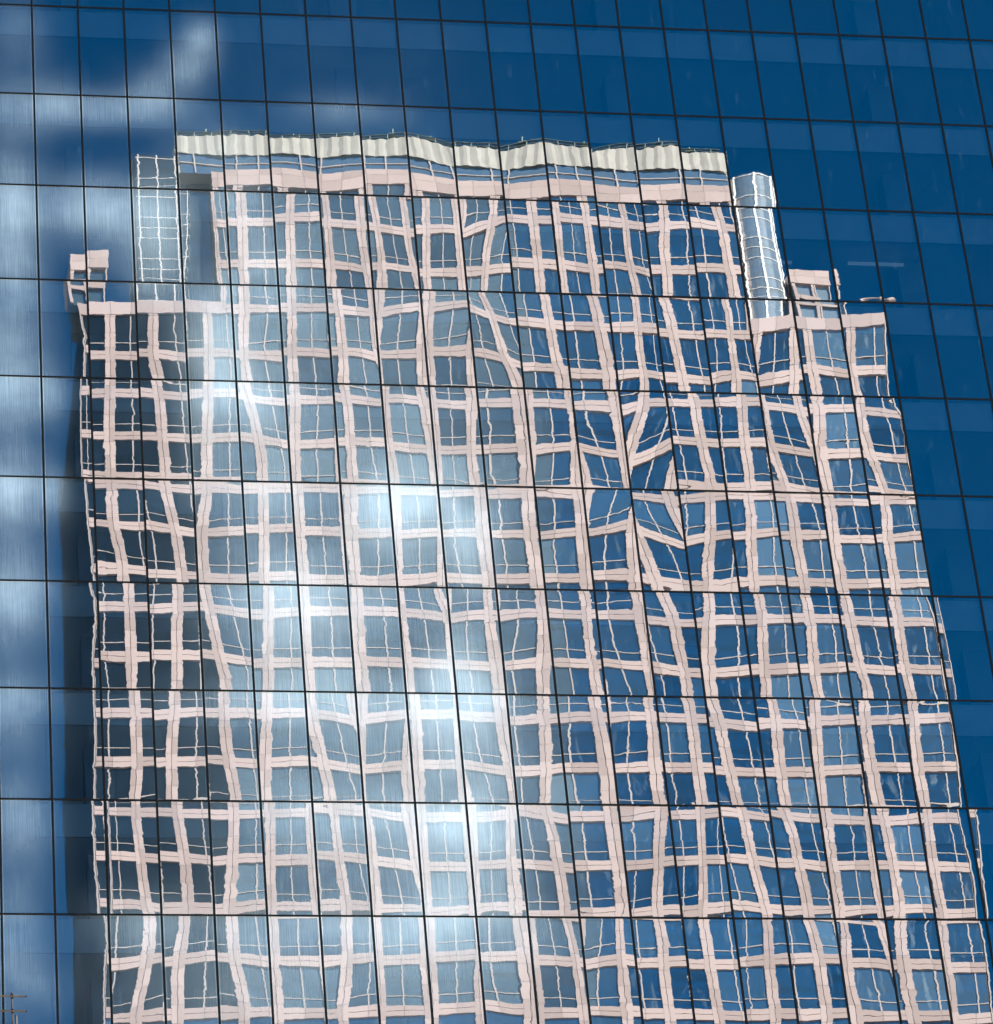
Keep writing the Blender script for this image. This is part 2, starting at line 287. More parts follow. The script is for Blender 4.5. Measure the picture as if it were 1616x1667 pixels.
# bow and twist of the panes in micrometres, (column, row): Legendre terms in IDX order
PANES = {
(1,2):[1508,-235,-80,82,10,-17,-112,47,46,-103,50,23,-20,-6,13,-3,-16,6,4,1,3,-12,9,1],
(1,3):[555,162,10,-26,-2,4,-284,564,307,-38,-66,3,7,-36,64,99,-16,-27,7,-8,-3,6,-10,-8],
(1,5):[-893,-9,51,13,-8,-4,-481,368,-33,-39,48,0,-15,-27,79,-16,-15,16,-3,-4,10,-4,-7,5],
(1,6):[-104,-21,2,11,2,-2,-584,-55,127,121,27,-29,-16,-48,-47,51,102,13,-28,-12,-19,2,21,10],
(1,7):[835,-155,-30,37,4,-6,-285,-188,81,38,-20,-6,2,-14,-34,42,16,-15,-4,-1,-2,5,2,-4],
(1,8):[-1149,558,44,-3,-6,-10,221,150,-17,-4,60,-4,-17,5,29,-28,2,11,-4,-1,1,-4,-1,-3],
(1,9):[-86,-22,-5,1,1,0,-658,-220,-14,61,32,-5,-9,-35,-54,-11,33,24,2,-5,-10,-5,11,11],
(2,2):[65,-39,13,4,-3,0,-39,-148,111,22,-64,0,14,-1,15,-16,-8,9,1,1,2,-5,1,3],
(2,3):[1618,-344,-19,65,0,-10,851,-245,-5,92,19,-16,-10,70,-26,-61,16,20,-4,9,-3,-5,-5,0],
(2,4):[-209,363,-125,-8,14,-3,1531,-283,-88,42,41,5,-20,-33,32,51,52,-2,-28,-5,11,12,6,-1],
(2,5):[-160,561,221,-144,-17,22,1042,765,-324,-207,245,23,-74,-100,-68,-14,136,-7,-37,1,-38,17,36,-23],
(2,6):[-3089,-329,29,46,1,-4,-618,3,-21,8,26,0,-6,47,-19,75,-88,-20,39,-4,0,-19,15,5],
(2,7):[740,-48,1,1,-1,0,-887,-250,185,-131,34,39,-21,-9,20,61,-6,-12,0,2,5,-22,12,-2],
(2,8):[-462,547,121,-76,-10,4,-1212,591,-88,-50,-15,-24,4,301,166,-78,44,-29,-3,-56,-33,-2,24,9],
(2,9):[576,-320,24,26,-5,0,-545,-1515,231,299,-194,-30,50,-94,-129,-40,83,29,-25,-8,33,-8,-20,13],
(3,1):[313,-54,-12,12,2,-2,-207,149,-1,-81,24,20,-8,12,-5,-25,22,9,-11,-1,-4,9,2,-7],
(3,2):[-31,-3,-3,0,1,0,-147,-15,-15,-1,8,1,-2,7,3,8,4,-4,-2,-1,-1,-2,-1,2],
(3,3):[736,-450,21,81,-8,-11,962,85,-308,196,32,-55,6,-33,101,-45,-69,34,15,8,-17,16,-7,-2],
(3,4):[82,302,-101,29,13,-10,355,364,57,66,51,-22,-19,-11,-19,-13,-23,2,5,0,-6,-3,-11,-7],
(3,5):[1483,48,127,37,-13,-10,-1075,1206,225,-138,-85,-12,9,-60,3,-69,-12,14,4,5,-22,-25,-5,5],
(3,6):[-3492,-165,157,-21,-23,9,-578,-451,-98,-9,134,6,-44,-8,-14,0,11,-1,-5,3,20,-7,4,0],
(3,7):[331,-13,14,-3,-3,0,871,-608,-171,45,92,-8,-25,-33,66,10,7,2,-9,0,19,21,8,-8],
(3,8):[-174,393,150,41,-25,-20,-42,615,145,-133,-53,16,6,-7,16,-67,-18,-3,24,3,-9,-14,-7,8],
(3,9):[-741,-259,70,27,-11,-1,1351,-874,-285,-24,136,35,-29,-84,61,89,15,-34,-13,7,18,10,8,-6],
(4,1):[70,-92,-48,47,9,-11,5,126,-180,-68,143,17,-39,2,1,-14,3,7,-2,0,-1,4,2,-4],
(4,3):[236,-235,-15,44,2,-7,-716,-66,102,5,-19,5,-2,79,29,-102,-38,38,15,20,3,-31,-6,11],
(4,4):[-84,-100,-11,2,2,1,242,-545,-77,67,41,-2,-11,-12,44,6,-5,1,-1,0,12,7,1,-2],
(4,5):[1842,141,110,-24,-14,1,1503,-549,-244,149,134,0,-28,-84,132,133,2,-22,-12,14,-3,1,-4,-3],
(4,6):[-3048,-68,-52,109,21,-27,761,1498,-32,-175,45,29,-9,-61,-9,-1,-65,14,34,-1,-20,19,-19,-12],
(4,7):[187,45,-155,12,31,-3,-459,582,-309,-29,85,-3,-3,-54,-5,64,16,-29,-8,5,-26,33,0,-19],
(4,8):[-4,690,80,-24,-19,-8,-171,-852,120,49,37,34,-20,-26,120,-53,-73,20,18,7,27,-2,-8,-7],
(4,9):[-689,-100,105,6,-17,1,-141,781,33,-389,136,87,-49,-65,-26,57,26,-25,-11,9,-23,-10,25,-7],
(5,1):[-833,-96,-417,169,89,-47,-39,-328,58,-6,5,22,-8,-7,3,8,-61,4,32,0,4,-2,-1,1],
(5,2):[-1864,-38,39,18,-3,-4,-51,-188,10,11,13,6,-6,-3,-3,-3,1,2,0,0,2,-1,1,0],
(5,3):[103,-456,44,83,-8,-11,603,-436,-166,383,60,-107,-10,-10,-51,12,82,-6,-34,-7,14,5,-22,2],
(5,4):[872,128,153,40,-31,-13,-411,1121,245,-201,25,21,-25,-18,-84,-135,-55,36,24,12,2,0,9,-3],
(5,5):[849,276,339,-48,-33,-3,-733,-452,-14,-4,-6,-4,2,1,-9,-5,18,2,-3,4,5,-1,14,-1],
(5,6):[-1620,-303,15,44,2,-5,-375,-497,-71,70,73,-2,-18,-1,29,-31,1,11,-4,3,8,4,-1,-7],
(5,7):[-65,-45,6,-11,-1,3,985,-506,-40,45,14,-2,-3,-49,114,17,8,5,-12,7,-11,5,5,-6],
(5,8):[-390,194,-13,246,-3,-71,1840,-366,-121,38,18,-41,1,194,107,-53,-5,-6,-5,13,43,7,-3,-8],
(5,9):[-381,-33,37,3,-5,0,1518,126,-55,-146,109,36,-34,-114,36,-5,-26,8,7,13,-5,2,17,-12],
(6,1):[-697,360,-187,-55,45,5,-20,52,-252,83,127,-32,-24,3,42,-70,-7,36,-5,2,-8,18,0,-13],
(6,2):[-3213,-530,-16,64,10,-5,-654,-321,-123,-70,-8,38,11,150,95,-16,28,14,-11,8,10,0,9,9],
(6,3):[-931,-208,-33,25,9,-2,119,-227,-158,111,89,-25,-18,90,83,-52,-27,16,2,-6,3,19,-2,-11],
(6,4):[1290,-9,-14,12,2,-3,482,-530,-6,158,87,-26,-30,-4,-14,4,24,8,-9,-3,17,1,-9,-5],
(6,5):[1032,-106,185,0,-25,1,719,36,-102,-19,59,3,-11,4,-1,-5,1,8,-1,-4,-2,9,6,-6],
(6,6):[-2582,-466,35,73,2,-8,696,-12,-26,21,75,-11,-23,-188,-17,46,2,-8,-1,30,2,-20,2,2],
(6,7):[1071,-95,-48,82,9,-19,-74,1499,-6,-87,37,-30,-8,-15,155,68,22,-28,-31,37,63,23,-34,-23],
(6,8):[-1043,338,38,-4,-4,-6,-1957,673,-71,-73,120,-24,-33,175,127,-120,-20,35,-12,36,-4,-21,-1,-1],
(6,9):[-493,-108,11,13,-3,-2,-1710,-986,115,225,-131,-34,37,-17,39,-8,-31,9,9,12,23,-8,-8,11],
(7,1):[-1058,-165,-216,23,54,-3,-58,-833,224,-62,-27,67,-11,-20,-21,19,-21,-1,15,-1,15,-18,7,8],
(7,2):[-2160,-170,21,96,-1,-22,912,453,-167,-41,79,-5,-22,349,100,-97,18,-7,1,-22,-76,23,4,5],
(7,3):[-562,-175,52,-103,-13,31,-570,391,-8,32,123,-50,-41,265,162,-182,45,48,-28,67,17,-50,-7,9],
(7,4):[633,228,-4,-21,-2,0,-1128,184,87,191,35,-60,-17,38,75,-57,1,13,-9,3,1,-2,-12,-4],
(7,5):[1584,-11,73,22,1,-6,-850,-422,-57,19,0,45,0,-196,-171,58,-3,-6,17,6,5,-12,1,15],
(7,6):[-2629,-397,-11,84,9,-13,-540,140,-73,44,42,-22,-8,-207,98,31,-14,7,-4,17,-9,-13,1,1],
(7,7):[1175,-207,-41,33,3,-6,729,-1019,-154,205,-4,-27,7,-43,-36,-55,32,42,-8,11,40,-10,-23,8],
(7,8):[599,194,-109,105,30,-27,725,981,155,-13,84,-22,-43,64,164,-143,-51,9,-15,-32,-106,-27,25,24],
(7,9):[-1095,103,-11,-11,6,0,810,-228,-27,2,73,15,-25,-20,22,-44,14,31,-9,-21,25,16,-21,-10],
(8,1):[-2007,419,-534,-24,122,-5,-87,-467,-94,24,77,21,-20,-12,-21,28,-26,-11,20,-1,7,9,-3,-6],
(8,2):[-947,340,-217,103,43,-34,-258,717,45,-54,79,6,-26,531,151,-247,25,46,-19,32,-43,12,17,-21],
(8,3):[-1231,-253,-26,22,5,-1,282,-948,-379,199,100,-31,-12,-74,3,14,-20,-6,10,-9,35,25,-11,-2],
(8,4):[1294,-492,-146,168,37,-29,196,594,-35,-63,19,20,7,134,85,156,42,-23,-7,-35,-6,4,11,11],
(8,5):[1182,238,53,-20,8,-5,-266,-579,127,59,9,-27,-17,-16,-36,30,6,-1,-3,-2,0,-6,10,2],
(8,6):[-2196,-237,143,95,-14,-18,92,591,232,59,81,-20,-34,-16,76,103,104,6,-38,-1,-25,1,23,-1],
(8,7):[282,-182,-64,21,13,-2,-562,-259,-16,-9,51,11,-16,124,0,-73,-5,16,1,20,-20,-13,11,5],
(8,8):[1799,359,-229,33,40,-18,-335,-144,55,-91,8,-2,8,-7,41,26,2,-2,-8,-1,-8,-6,19,-8],
(8,9):[-2195,-25,30,4,1,-1,-57,-553,25,16,46,15,-21,-32,-102,-34,62,10,-20,28,14,-28,11,9],
(9,1):[-695,-370,-381,121,86,-25,-12,1327,-208,-238,23,15,10,32,42,5,-49,-13,19,2,-14,4,-1,1],
(9,2):[-673,-265,-1,47,-1,-6,-1425,-592,33,146,-9,-5,5,437,150,11,2,2,-2,30,74,2,-25,-1],
(9,3):[-2482,-487,195,49,-38,-2,-1022,-950,-364,126,190,-8,-44,-21,-143,3,68,-8,-17,3,17,20,-4,-9],
(9,4):[2067,-216,-61,81,10,-16,233,-345,10,143,-79,-11,25,276,-109,-132,46,29,-4,-93,-6,-19,-22,45],
(9,5):[556,255,199,-12,-28,-3,786,-75,-299,-2,105,-8,-19,-245,42,53,-45,5,19,-20,10,10,-7,7],
(9,6):[-1927,-394,-60,68,16,-8,702,-164,-323,-31,96,21,-10,-63,228,101,-62,-32,4,-6,31,23,-5,-6],
(9,7):[1030,-297,-204,99,36,-19,223,965,-231,-52,80,-14,-9,-198,-127,25,-35,-6,33,-12,-35,40,0,-17],
(9,8):[640,739,-274,3,47,-16,266,-806,-113,28,72,20,-21,304,107,-75,-4,-8,-1,-96,110,56,-59,12],
(9,9):[-2527,22,111,-10,-16,3,994,388,-285,17,88,-19,-11,-342,-107,195,-28,-46,27,-26,-1,38,-14,-8],
(10,1):[862,-230,-313,221,58,-57,20,58,-17,-144,117,40,-42,-1,12,-15,-33,16,12,0,0,-3,6,-2],
(10,2):[-3281,-309,5,-41,17,15,2069,-2373,-284,334,301,-27,-93,511,57,-51,-21,-34,-3,-83,28,-80,6,58],
(10,3):[-797,44,197,118,-34,-25,1890,2329,166,121,132,-61,-57,167,302,-244,-208,53,57,-31,-62,-82,-23,38],
(10,4):[1105,-227,-58,45,6,-9,381,-49,104,-16,-48,1,7,-480,18,56,-52,49,12,-8,-17,13,14,-13],
(10,5):[679,478,193,-61,-23,3,315,-29,-126,-34,71,7,-19,-295,0,-9,-13,14,11,-10,8,-8,0,4],
(10,6):[-2905,-328,39,55,1,-7,236,-921,-16,312,42,-64,-10,-194,167,96,-93,-28,22,3,1,12,-4,-13],
(10,7):[1355,-333,-16,19,4,4,1304,-436,161,-132,-30,69,3,-172,-150,65,43,-17,-11,10,35,-10,5,1],
(10,8):[1097,-169,-71,7,4,-2,1013,735,291,-11,53,-8,-35,18,37,24,-14,2,5,-2,-14,-21,-9,-3],
(10,9):[-340,-16,57,21,-4,-3,-821,372,277,67,79,-12,-35,207,147,51,38,-12,-21,34,0,-22,-7,-14],
(11,1):[313,-365,-396,174,84,-41,-27,-1244,162,176,44,-2,-30,-33,24,-20,-1,15,-3,1,15,-13,3,0],
(11,2):[-5789,-510,193,16,-20,11,1507,101,29,-45,37,21,-9,35,-15,-66,10,10,3,-17,-17,4,-9,-4],
(11,3):[2561,-416,-134,85,24,-13,-127,624,48,-29,34,-15,-18,-57,139,-85,15,46,-28,-13,15,-19,-14,11],
(11,4):[1268,-134,-1,17,1,-2,-1893,-524,440,-3,-104,14,10,-23,30,21,55,-3,-28,13,9,-23,14,-1],
(11,5):[420,403,212,26,-34,-15,-809,-402,-75,207,149,-26,-37,-251,86,25,-60,11,29,-20,6,0,-19,1],
(11,6):[-2972,-289,-32,104,14,-18,-449,243,-72,37,46,4,-5,-26,-37,-102,-26,16,33,5,4,1,0,-11],
(11,7):[618,-289,-76,60,15,-9,-156,94,-5,-30,51,5,-15,-366,142,139,-28,-21,-4,-3,11,-8,-6,4],
(11,8):[1054,208,-122,33,22,-12,-493,12,36,-47,9,2,-5,-317,43,52,-43,7,9,-21,13,8,5,8],
(11,9):[-844,6,-218,-23,44,7,-131,-657,-383,54,22,13,27,56,324,165,-91,-54,9,29,40,23,-3,-10],
(12,1):[-779,-180,-364,139,79,-36,-39,436,38,-127,-9,17,-2,12,-36,-57,-5,35,9,-3,-9,-10,9,11],
(12,2):[-4771,-826,3,124,14,-12,-1368,219,-51,19,72,10,-21,513,60,55,-48,-39,17,-83,19,49,-31,-14],
(12,3):[3744,-568,152,43,-34,4,-1014,428,40,18,67,-13,-20,-226,140,52,-30,-9,7,-4,2,1,-8,-8],
(12,4):[2370,-106,-325,-59,41,15,-2131,1216,-163,-209,-17,22,9,-225,-337,75,168,11,-39,21,-48,13,-36,-3],
(12,5):[-1790,-122,-21,-110,2,28,-1935,-1349,-596,-18,49,42,16,-218,65,-75,-95,36,31,-6,44,35,4,6],
(12,6):[-2480,-336,-274,131,53,-24,-1504,762,-322,-92,-76,26,42,-333,-133,121,69,-23,-6,-9,-41,26,5,14],
(12,7):[456,-288,6,96,-5,-19,-1478,-539,-190,241,86,-57,-17,-98,193,59,-61,-18,6,7,18,8,-5,-9],
(12,8):[170,261,-90,-18,6,-4,-215,-1193,109,8,-95,24,22,-25,-133,-133,89,46,-19,-8,14,8,0,9],
(12,9):[-544,-28,4,41,3,-10,829,-72,-60,80,147,-20,-47,-16,12,10,10,-4,-7,-4,-4,4,-5,-11],
(13,1):[374,-460,-83,70,19,-7,8,-335,-328,148,281,-34,-77,-8,77,62,-59,-36,16,6,10,6,-11,-12],
(13,2):[-4686,-358,-141,-1,38,10,-36,390,-163,179,214,-61,-55,475,179,-93,61,34,-19,88,-20,-28,14,-11],
(13,3):[3541,-694,-127,100,16,-8,-444,-141,-25,-9,125,2,-35,366,137,-114,76,-30,-53,88,-8,-6,15,-32],
(13,4):[840,-634,176,16,-29,2,2613,-2781,208,227,86,-32,-51,-142,-109,87,91,-37,-13,21,38,24,64,-8],
(13,5):[16,60,88,76,-2,-31,3762,2525,201,-372,-213,50,61,-231,88,19,-58,15,30,-7,-37,-24,16,17],
(13,6):[-885,-205,354,119,-58,-22,-143,942,145,66,187,-19,-68,-155,-180,-26,1,0,16,1,-31,-45,-18,3],
(13,7):[435,-183,-23,90,6,-18,-855,81,18,88,23,-19,-4,-112,6,2,-42,-1,17,10,-1,-3,-2,-1],
(13,8):[-1180,448,77,-17,-12,-5,262,-1007,142,-20,-30,35,-7,332,13,-198,-44,54,11,29,72,-38,-8,7],
(13,9):[95,79,43,-2,-6,-1,881,318,-33,3,76,-10,-24,-20,-31,-6,13,1,-5,-4,-13,-3,1,-3],
(14,1):[-675,-469,-375,208,80,-47,-64,-548,16,25,78,22,-31,-19,53,51,-73,-19,28,3,11,-3,-6,-2],
(14,2):[-4804,-346,76,19,5,4,1056,-497,-119,72,150,2,-36,-42,40,75,68,-13,-28,-9,12,26,10,-15],
(14,3):[4757,-296,144,29,-32,1,782,659,16,46,109,-38,-41,-55,-95,-45,27,3,-7,5,-15,10,0,-9],
(14,4):[-1944,270,201,-14,-27,-1,-1141,525,-227,-55,59,-3,-3,-54,34,-39,10,10,-12,0,-16,4,-9,-11],
(14,5):[961,201,265,62,-41,-21,-379,-1365,27,141,-37,-16,14,-57,19,8,-46,-3,24,3,35,3,-5,6],
(14,6):[-1702,-536,-5,77,6,-8,1653,-553,-13,52,-30,-3,10,-272,135,153,12,-41,-29,5,-10,13,9,-12],
(14,7):[1460,64,-141,38,29,-7,1413,725,107,54,-18,-30,-6,-128,-83,28,-35,-32,7,7,4,16,0,3],
(14,8):[-1216,316,33,-24,-11,-13,-602,973,-157,0,98,25,-21,46,76,42,-15,19,17,8,-1,21,-24,-2],
(14,9):[-598,-322,9,23,-2,0,-1048,-459,-190,-72,107,33,-26,66,93,39,9,-15,-10,-3,1,7,10,-4],
(15,1):[2,113,-201,55,41,-19,-11,13,-45,-127,112,42,-39,-3,7,-9,-22,9,10,0,0,-2,4,-1],
(15,2):[-4474,-348,30,-19,3,15,-2191,439,184,149,100,-64,-45,-68,112,-30,-20,17,-6,8,-6,-9,-9,-10],
(15,3):[4696,-191,-113,-104,26,33,-1741,-155,177,44,170,3,-66,387,179,-263,14,65,-29,27,13,-44,-18,1],
(15,4):[-2029,203,132,-9,-21,-4,-1135,-321,-125,-18,98,-13,-19,-26,18,-2,-14,6,5,5,-6,13,22,-10],
(15,5):[-832,307,355,-7,-36,-9,38,-749,-74,169,121,-56,-37,-23,9,-15,4,-23,-14,1,12,0,-3,-19],
(15,6):[-2494,-457,162,29,-21,3,620,-475,40,131,79,-31,-22,-25,23,27,-3,-28,5,-2,0,22,-7,-23],
(15,7):[1616,-125,-27,-22,2,9,184,-90,84,130,76,-49,-33,-29,69,71,-2,-35,-7,10,12,-22,-12,2],
(15,8):[-82,90,-121,76,34,-17,-295,739,193,-7,78,-45,-32,-10,-6,-126,-97,19,21,15,10,-3,-15,-5],
(15,9):[-899,-375,168,95,-24,-15,-1314,194,252,48,130,-14,-61,-72,48,84,-17,-40,-3,9,-24,-41,0,5],
(16,1):[-627,13,60,-16,-10,4,-113,-239,129,61,-68,-9,16,7,-12,-7,22,-1,-8,-1,-1,7,-4,-3],
(16,2):[298,18,-11,3,2,-1,446,169,-5,3,16,-5,-6,151,78,-29,-24,-1,1,-5,-6,-3,4,3],
(16,3):[1113,-935,151,-41,-19,31,2209,-1402,-28,92,111,15,-39,195,139,-57,-117,0,28,-20,-18,-11,31,12],
(16,4):[-1114,250,-177,15,46,-4,1972,1406,-88,-94,-39,24,44,64,117,150,-40,-102,-13,-2,0,11,-13,9],
(16,5):[-351,71,335,138,-45,-33,-344,49,-55,57,87,-41,-34,-60,-27,101,42,-43,-19,-2,-6,15,10,-9],
(16,6):[-2777,-371,18,76,6,-9,-112,-230,105,127,-21,-16,3,-21,-39,21,-30,-18,15,-1,2,-2,-11,-3],
(16,7):[165,-231,-26,19,6,0,1176,-441,-55,17,11,11,0,-58,38,-10,-8,2,-1,4,-6,3,4,-1],
(16,8):[-236,572,-44,36,12,-23,1626,-291,-21,45,133,-57,-23,132,-55,-38,23,-15,-11,89,29,-10,-8,-35],
(16,9):[-484,-64,198,20,-34,-3,1367,547,-48,-79,212,8,-69,-4,286,183,-40,-49,-10,13,0,2,-1,-21],
(17,1):[-58,7,3,-2,0,0,-90,18,6,-6,-1,2,0,5,-3,-5,4,2,-2,-1,1,1,-1,-1],
(17,3):[648,-539,90,65,-19,-5,1,285,-194,87,103,-47,-20,29,77,-79,-54,34,15,0,-11,17,1,-12],
(17,4):[511,-353,45,84,-4,-12,-68,-324,10,-23,101,12,-40,-242,-27,133,-102,-54,40,22,0,-26,21,10],
(17,5):[351,511,266,-7,-43,-7,193,17,-41,1,47,-4,-14,-206,79,80,-38,-9,5,15,-7,-4,12,-1],
(17,6):[-2417,-233,-83,112,19,-22,-73,588,-155,-8,-9,-6,10,-47,-104,61,-28,-24,26,4,-11,12,-6,3],
(17,7):[-491,84,-47,-14,10,3,31,1,-156,-14,24,6,3,-92,19,22,-13,-10,1,21,-35,15,13,-10],
(17,8):[428,751,-107,-44,30,-6,-681,4,52,-96,3,-19,0,27,-30,-157,-1,-4,8,14,-4,0,16,-10],
(17,9):[215,-114,1,-14,1,7,-557,147,-71,-16,-53,8,23,-239,62,122,-20,-24,-3,-5,5,9,-10,3],
(18,3):[-483,-736,17,75,-1,-5,199,-710,-114,85,60,-8,-12,59,-64,27,-98,-2,51,1,-8,3,15,0],
(18,4):[1239,27,-259,144,61,-32,-478,908,-134,65,26,-20,10,-22,-115,184,130,-27,-17,-8,-55,-14,14,29],
(18,5):[-56,288,343,106,-46,-29,-1166,-413,-186,30,161,-11,-49,-4,-20,37,21,-22,-10,6,9,5,3,-4],
(18,6):[-2473,-99,60,99,-4,-21,-243,79,-89,76,44,-1,-1,31,-3,75,26,-4,5,1,16,31,12,-11],
(18,7):[-779,-127,0,-21,2,10,-187,-318,-70,-5,29,23,-5,3,-7,70,-48,-39,11,8,-10,10,-3,-12],
(18,8):[375,222,-102,2,20,-5,274,65,100,-117,-34,-6,10,163,64,175,-38,-28,18,-5,8,0,18,6],
(18,9):[902,-75,-29,-6,6,2,528,-321,160,-36,-40,16,6,-14,-11,14,74,4,-28,2,-7,-6,14,-6],
(19,8):[-639,-122,-12,7,2,1,-1334,-365,-27,60,19,-5,-4,50,60,14,-7,-6,-2,-2,-3,0,0,0],}
NXC, NZC = 14, 36
xs = np.linspace(-1, 1, NXC+1); zs = np.linspace(-1, 1, NZC+1); zs = .35*zs+.65*np.sin(zs*math.pi/2)
GX, GZ = np.meshgrid(xs, zs)
def leg(k, t):
    c = np.zeros(k+1); c[k] = 1
    return np.polynomial.legendre.legval(t, c)
BAS = np.stack([leg(i, GX)*leg(j, GZ) for i, j in IDX])
# painted glare patches of reflected light (x, z, half-widths in metres, density)
GLARE_SPOTS = [(0.49, 88.31, 1.14, 14.06, 0.2), (11.32, 82.79, 4.75, 14.53, 0.163), (11.17, 71.93, 4.56, 5.86, 0.088), (7.04, 104.49, 0.53, 0.94, 0.275), (6.4, 103.38, 0.66, 1.05, 0.225), (5.46, 102.27, 0.95, 0.94, 0.275), (3.75, 101.53, 2.28, 0.82, 0.225), (1.59, 101.57, 1.14, 1.17, 0.2), (11.53, 101.75, 1.52, 0.7, 0.125), (1.25, 104.48, 0.76, 1.41, 0.075), (0.83, 97.39, 0.85, 1.41, 0.325), (0.79, 94.87, 0.85, 2.11, 0.275), (1.82, 89.78, 0.47, 1.05, 0.2), (1.74, 86.01, 0.42, 0.94, 0.2), (3.82, 97.13, 1.52, 1.41, 0.425), (5.55, 96.56, 0.85, 2.11, 0.325), (4.91, 94.77, 1.14, 1.17, 0.2), (2.86, 97.47, 0.95, 0.94, 0.15), (6.93, 92.36, 0.85, 2.11, 0.312), (7.78, 90.2, 1.52, 2.11, 0.425), (8.59, 94.9, 1.14, 1.41, 0.375), (6.44, 89.92, 0.76, 2.81, 0.175), (8.13, 97.68, 1.14, 1.41, 0.175), (8.9, 82.51, 2.09, 1.64, 0.425), (8.44, 80.7, 1.52, 2.34, 0.175), (13.04, 85.94, 1.71, 1.41, 0.5), (14.23, 84.23, 0.85, 1.41, 0.45), (12.05, 85.33, 1.33, 1.64, 0.225), (8.16, 86.17, 1.71, 1.17, 0.25), (13.54, 78.79, 1.23, 1.64, 0.5), (11.6, 78.54, 2.85, 1.05, 0.225), (13.65, 76.61, 1.42, 2.58, 0.275), (9.41, 78.51, 1.52, 0.94, 0.15), (6.88, 78.47, 2.28, 0.82, 0.125), (9.54, 74.42, 2.28, 1.64, 0.2), (12.77, 74.46, 2.09, 1.41, 0.35), (13.74, 72.99, 1.14, 2.11, 0.175), (12.86, 70.81, 2.09, 1.41, 0.375), (8.27, 70.68, 2.85, 1.05, 0.25), (3.92, 70.65, 1.33, 1.05, 0.225), (7.13, 68.85, 3.42, 1.41, 0.125), (5.03, 68.05, 2.28, 0.94, 0.125), (0.52, 90.22, 0.95, 1.41, 0.35), (0.45, 85.97, 0.95, 1.05, 0.375), (0.48, 82.11, 0.85, 1.17, 0.4), (0.51, 78.36, 0.85, 0.94, 0.3), (0.53, 74.32, 0.76, 1.64, 0.225), (7.25, 99.98, 1.14, 0.94, 0.125), (0.29, 70.83, 0.76, 1.41, 0.2), (0.43, 68.62, 1.14, 1.17, 0.2)]
def glare_at(X, Z):
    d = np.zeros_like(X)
    for cx, cz, sx, sz, a in GLARE_SPOTS:
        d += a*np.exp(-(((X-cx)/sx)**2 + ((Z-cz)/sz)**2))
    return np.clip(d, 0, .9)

office = thing('glass_office_tower', 'tall blue mirror glass office tower with black joints filling the picture', 'office tower', (0, 0, 0))
faces = [(j*(NXC+1)+i, j*(NXC+1)+i+1, (j+1)*(NXC+1)+i+1, (j+1)*(NXC+1)+i) for j in range(NZC) for i in range(NXC)]
C0, C1, R0, R1 = -1, 22, -1, 9
rng = np.random.default_rng(3)
for r in range(R0, R1+1):
    for c in range(C0, C1+1):
        co = np.array(PANES.get((c, r), [0]*len(IDX)), float)*1e-6
        rnd = np.zeros(len(IDX))
        if (c, r) not in PANES:
            for k, (i, j) in enumerate(IDX):
                if 0 < i+j <= 3: rnd[k] = rng.normal(0, .0007/(i+j))
        H = np.tensordot(co+rnd, BAS, 1)
        for sgn in (-1, 1):      # edge kink left by tempering
            e1, e2 = rng.normal(0, 9e-5), rng.normal(0, .6)
            H = H+e1*(1+e2*GX)*np.exp(-(1-sgn*GZ)/.045)
        X = GX*(PW/2-.012); Z = GZ*(PH/2-.012)
        cx, cz = (c+.5)*PW, ZC-(r+.5)*PH
        me = bpy.data.meshes.new('window_pane')
        me.from_pydata(np.stack([X, H, Z], -1).reshape(-1, 3).tolist(), [], faces)
        me.polygons.foreach_set('use_smooth', [True]*len(faces))
        a = me.attributes.new('painted_glare', 'FLOAT', 'POINT')
        D = glare_at(X+cx, Z+cz)*(1+.22*GZ)
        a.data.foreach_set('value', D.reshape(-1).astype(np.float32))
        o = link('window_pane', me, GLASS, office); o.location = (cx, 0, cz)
# panes of the same wall beyond the picture, one mesh
XL, XR, RT, RB = -10, 36, -4, 26
out = MB()
for r in range(RT, RB+1):
    for c in range(XL, XR):
        if C0 <= c <= C1 and R0 <= r <= R1: continue
        x0, x1 = c*PW+.012, (c+1)*PW-.012; z1, z0 = ZC-r*PH-.012, ZC-(r+1)*PH+.012
        if z0 < 0: continue
        a, b = rng.normal(0, .0008, 2)
        out.quad((x0, -a-b, z0), (x1, a-b, z0), (x1, a+b, z1), (x0, -a+b, z1))
me = out.mesh('outer_panes', False); o = link('outer_panes', me, GLASS, office); o['kind'] = 'stuff'
ztop = ZC-RT*PH; zbot = ZC-(RB+1)*PH
while zbot < 0: zbot += PH
for c in range(XL, XR+1):
    x = c*PW
    MB().extrude([(x-.033, .05), (x-.033, -.022), (x-.025, -.034), (x+.025, -.034), (x+.033, -.022), (x+.033, .05)], 'z', zbot, ztop).build('mullion', CAP, office)
for r in range(RT, RB+2):
    z = ZC-r*PH
    if z < zbot-.1: break
    MB().extrude([(.05, z-.025), (-.020, z-.025), (-.029, z-.017), (-.029, z+.017), (-.020, z+.025), (.05, z+.025)], 'x', XL*PW, XR*PW).build('transom', CAP, office)
for r in range(RT, RB+1):
    z1 = ZC-r*PH
    if z1-PH < zbot-.1: break
    MB().box(XL*PW+.05, XR*PW-.05, .16, .22, z1-.30*PH, z1-.04).build('spandrel_panel', SPANDREL, office)
    MB().box(XL*PW+.05, XR*PW-.05, .225, 9.0, z1-.30*PH+.1, z1-.30*PH+.34).build('ceiling_slab', CEIL, office)
for c in range(-5, 34, 6):
    MB().box(c*PW+PW-.42, c*PW+PW+.42, 1.3, 2.1, zbot, ztop-.4).build('column', CONC, office)
